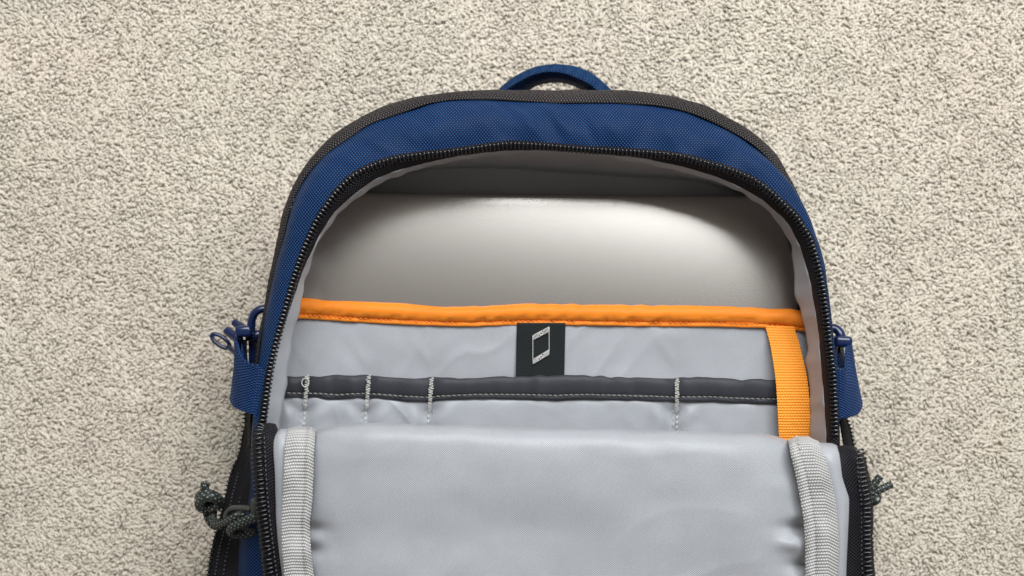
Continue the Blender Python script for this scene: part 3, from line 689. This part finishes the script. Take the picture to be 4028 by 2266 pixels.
# ------------------------------------------------------------------ webbing tabs and buckles
def tabs():
    T = [(1046,1462,.1125),(1028,1446,.113),(1007,1438,.1125),(979,1432,.110),(955,1415,.106),(938,1387,.101),(930,1355,.096),(921,1332,.089),(922,1328,.080),(940,1335,.072)]
    B = [(1014,1650,.1095),(1000,1636,.110),(986,1627,.110),(960,1620,.108),(938,1610,.104),(917,1599,.098),(906,1582,.090),(904,1570,.082),(915,1580,.073),(945,1590,.068)]
    n, m = 120, 110
    def sheet(name, T, B):
        t, b = crom(T, n), crom(B, n)
        f = np.linspace(0, 1, m)[None, :, None]
        g = t[:, None] * (1 - f) + b[:, None] * f
        return grid_obj(name, P(g[..., 0], g[..., 1], g[..., 2]), M['blue_web'], bag, web_disp(.0034, .0018, .0003, .2), thick=.0014)
    sheet('webbing_tab', T, B)
    T2 = [(3288,1459,.1115),(3300,1456,.113),(3318,1453,.112),(3330,1446,.108),(3331,1420,.104),(3332,1392,.100),(3336,1364,.095),(3352,1359,.088),(3350,1372,.074)]
    B2 = [(3298,1646,.1095),(3306,1645,.110),(3325,1642,.108),(3348,1638,.104),(3370,1631,.099),(3384,1619,.093),(3391,1602,.086),(3393,1588,.080),(3375,1590,.070)]
    sheet('webbing_tab', T2, B2)
    # second layer of webbing inside each loop
    for pts in ([(958,1335,.082),(958,1380,.084),(962,1430,.09),(966,1470,.098)], [(3306,1360,.082),(3308,1400,.086),(3310,1450,.096)]):
        q = crom(pts, 40); a = P(q[:, 0] - 3, q[:, 1], q[:, 2]); b = P(q[:, 0] + 14, q[:, 1], q[:, 2] - .012)
        grid_obj('webbing_strand', loft([a, b], 12), M['blue_web'], bag, thick=.0012)

def rbox(name, uv0, uv1, z0, z1, mat, parent, bev=.0018, rot=0.0, taper=0.0):
    a, b = P(*uv0, z1), P(*uv1, z1)
    c = (a + b) / 2; sx, sy = abs(b[0] - a[0]) / 2, abs(b[1] - a[1]) / 2
    V = [(x * sx * (1 - taper * (y > 0)), y * sy, z) for z in (z0 - z1, 0) for (x, y) in ((-1, -1), (1, -1), (1, 1), (-1, 1))]
    F = [(3, 2, 1, 0), (4, 5, 6, 7), (0, 1, 5, 4), (1, 2, 6, 5), (2, 3, 7, 6), (3, 0, 4, 7)]
    o = mesh_obj(name, V, F, mat, parent); o.location = (c[0], c[1], z1); o.rotation_euler = (0, 0, rot)
    bv = o.modifiers.new('bevel', 'BEVEL'); bv.width = bev; bv.segments = 3
    return o
def ptube(name, pts, rad, mat, parent, n=40, flat=1.0, sides=10):
    q = crom(pts, n); rr = rad if np.isscalar(rad) else np.interp(np.linspace(0, 1, n), np.linspace(0, 1, len(rad)), rad)
    return tube(name, P(q[:, 0], q[:, 1], q[:, 2]), rr, mat, parent, sides, flat)
def buckles():
    b = bpy.data.objects.new('buckle', None); link(b, bag); pm = M['plastic']
    rbox('crossbar', (921, 1282), (988, 1327), .078, .0905, pm, b, .0022, .06)
    ptube('frame', [(988,1300,.082),(990,1262,.083),(1002,1232,.084),(1024,1217,.084),(1052,1212,.083),(1070,1214,.08)], .0024, pm, b, flat=1.5)
    ptube('frame', [(975,1320,.078),(995,1322,.079),(1020,1318,.079),(1050,1322,.078)], .0032, pm, b)
    rbox('frame_plate', (975, 1325), (1040, 1440), .05, .075, pm, b, .002)
    a = np.linspace(0, 2 * math.pi, 28); ca, sa = math.cos(.62), math.sin(.62)
    ex, ey = 42 * np.cos(a), 17 * np.sin(a)
    w = P(868 + ex * ca - ey * sa, 1342 + ex * sa + ey * ca, .046)
    tube('pull_loop', w, .0013, pm, b, 8)
    ptube('pull_stem', [(898,1364,.047),(912,1377,.05),(930,1392,.056)], [.0017, .0016, .0018], pm, b)
    ptube('prong', [(893,1300,.056),(912,1315,.058),(940,1335,.062)], [.0026, .0029, .0029], pm, b, flat=1.2)
    ptube('prong', [(922,1268,.060),(942,1282,.062),(965,1297,.066)], [.0022, .0026, .0026], pm, b, flat=1.2)
    c = bpy.data.objects.new('buckle', None); link(c, bag)
    rbox('crossbar', (3287, 1323), (3357, 1368), .078, .0905, pm, c, .0022, -.03)
    ptube('frame', [(3262,1290,.08),(3282,1292,.08),(3298,1302,.081),(3307,1318,.082),(3310,1340,.082)], .0028, pm, c, flat=1.5)
    rbox('frame_post', (3281, 1345), (3291, 1450), .06, .083, pm, c, .001)
    rbox('frame_post', (3300, 1365), (3318, 1450), .055, .073, pm, c, .001)
tabs(); buckles()

# ------------------------------------------------------------------ cord pulls
def cords():
    cp = bpy.data.objects.new('cord_pull', None); link(cp, bag); cm = M['cord']; r = .0023
    ptube('puller', [(992,2050,.098),(960,2046,.098),(925,2050,.097),(900,2050,.096),(889,2033,.096),(897,2010,.097),(918,1999,.099),(950,1998,.101),(985,2002,.103)], .0016, M['slider'], cp, 60, 1.3)
    rbox('slider', (982, 1962), (1008, 2062), .085, .106, M['slider'], cp, .002)
    ptube('cord', [(826,1985,.085),(838,2010,.086),(838,2042,.088),(850,2062,.092),(885,2054,.098),(920,2036,.103),(945,2024,.104),(955,2034,.097)], r, cm, cp, 60, sides=12)
    ptube('cord', [(806,1985,.082),(812,2015,.082),(822,2046,.083),(845,2070,.085),(880,2066,.088)], r * .95, cm, cp, 50, sides=12)
    ptube('cord', [(1010,2034,.108),(985,2042,.107),(950,2056,.105),(918,2072,.102),(909,2088,.098),(930,2101,.095),(970,2098,.094),(1015,2088,.093)], r * 1.25, cm, cp, 60, sides=12)
    a = np.linspace(0, 2 * math.pi * 2, 110)
    ku = 820 + (34 + 8 * np.cos(1.5 * a)) * np.cos(a) ; kv = 1972 + (27 + 7 * np.cos(1.5 * a)) * np.sin(a) * .95
    kz = .086 + .0045 * np.sin(1.5 * a + .6)
    tube('knot', P(ku, kv, kz), r * 1.25, cm, cp, 12)
    q = [(786,1990,.090),(800,1962,.095),(830,1954,.0965),(855,1968,.093),(856,1992,.087)]
    ptube('knot', q, r * 1.2, cm, cp, 40, sides=12)
    ptube('cord_end', [(820,1960,.086),(808,1935,.088),(805,1915,.089),(809,1897,.089)], r * 1.1, cm, cp, 24, sides=12)
    ptube('cord_end', [(806,1965,.083),(790,1950,.083),(777,1936,.083)], r * .9, cm, cp, 20, sides=12)
    c2 = bpy.data.objects.new('cord_pull', None); link(c2, bag)
    ptube('cord_end', [(3405,1940,.10),(3432,1912,.10),(3448,1892,.1),(3463,1873,.1)], r * .95, cm, c2, 24, sides=12)
    ptube('cord_end', [(3408,1955,.098),(3440,1936,.098),(3475,1920,.098),(3506,1906,.097)], r * .95, cm, c2, 24, sides=12)
    a = np.linspace(0, 2 * math.pi, 40)
    tube('knot', P(3432 + 18 * np.cos(a), 1952 + 22 * np.sin(a), .097 + .003 * np.sin(2 * a)), r * 1.1, cm, c2, 12)
cords()

# ------------------------------------------------------------------ top handle
def handle():
    O = crom([(1925,400),(1959,356),(1987,329),(2020,305),(2063,281),(2117,261),(2172,254),(2204,254),(2259,261),(2313,281),(2357,311),(2404,355),(2435,400)], 140)
    Mi = crom([(1960,400),(1993,353),(2030,329),(2085,300),(2139,285),(2183,284),(2226,292),(2270,309),(2313,329),(2343,353),(2385,400)], 140)
    I = crom([(2050,400),(2089,354),(2128,335),(2183,327),(2226,331),(2270,346),(2283,355),(2320,400)], 140)
    rails = [P(*O.T, .030), P(*O.T, .044), P(*(.5 * (O + Mi)).T, .0495), P(*Mi.T, .050), P(*(.45 * Mi + .55 * I).T, .040), P(*I.T, .024), P(*(.5 * (O + I)).T, .020)]
    grid_obj('top_handle', loft(rails, 40, True), M['handle'], bag, lambda U, V, S, T: .0003 * np.sin((U + V) * 2 * math.pi / .0025), thick=.0008)
handle()
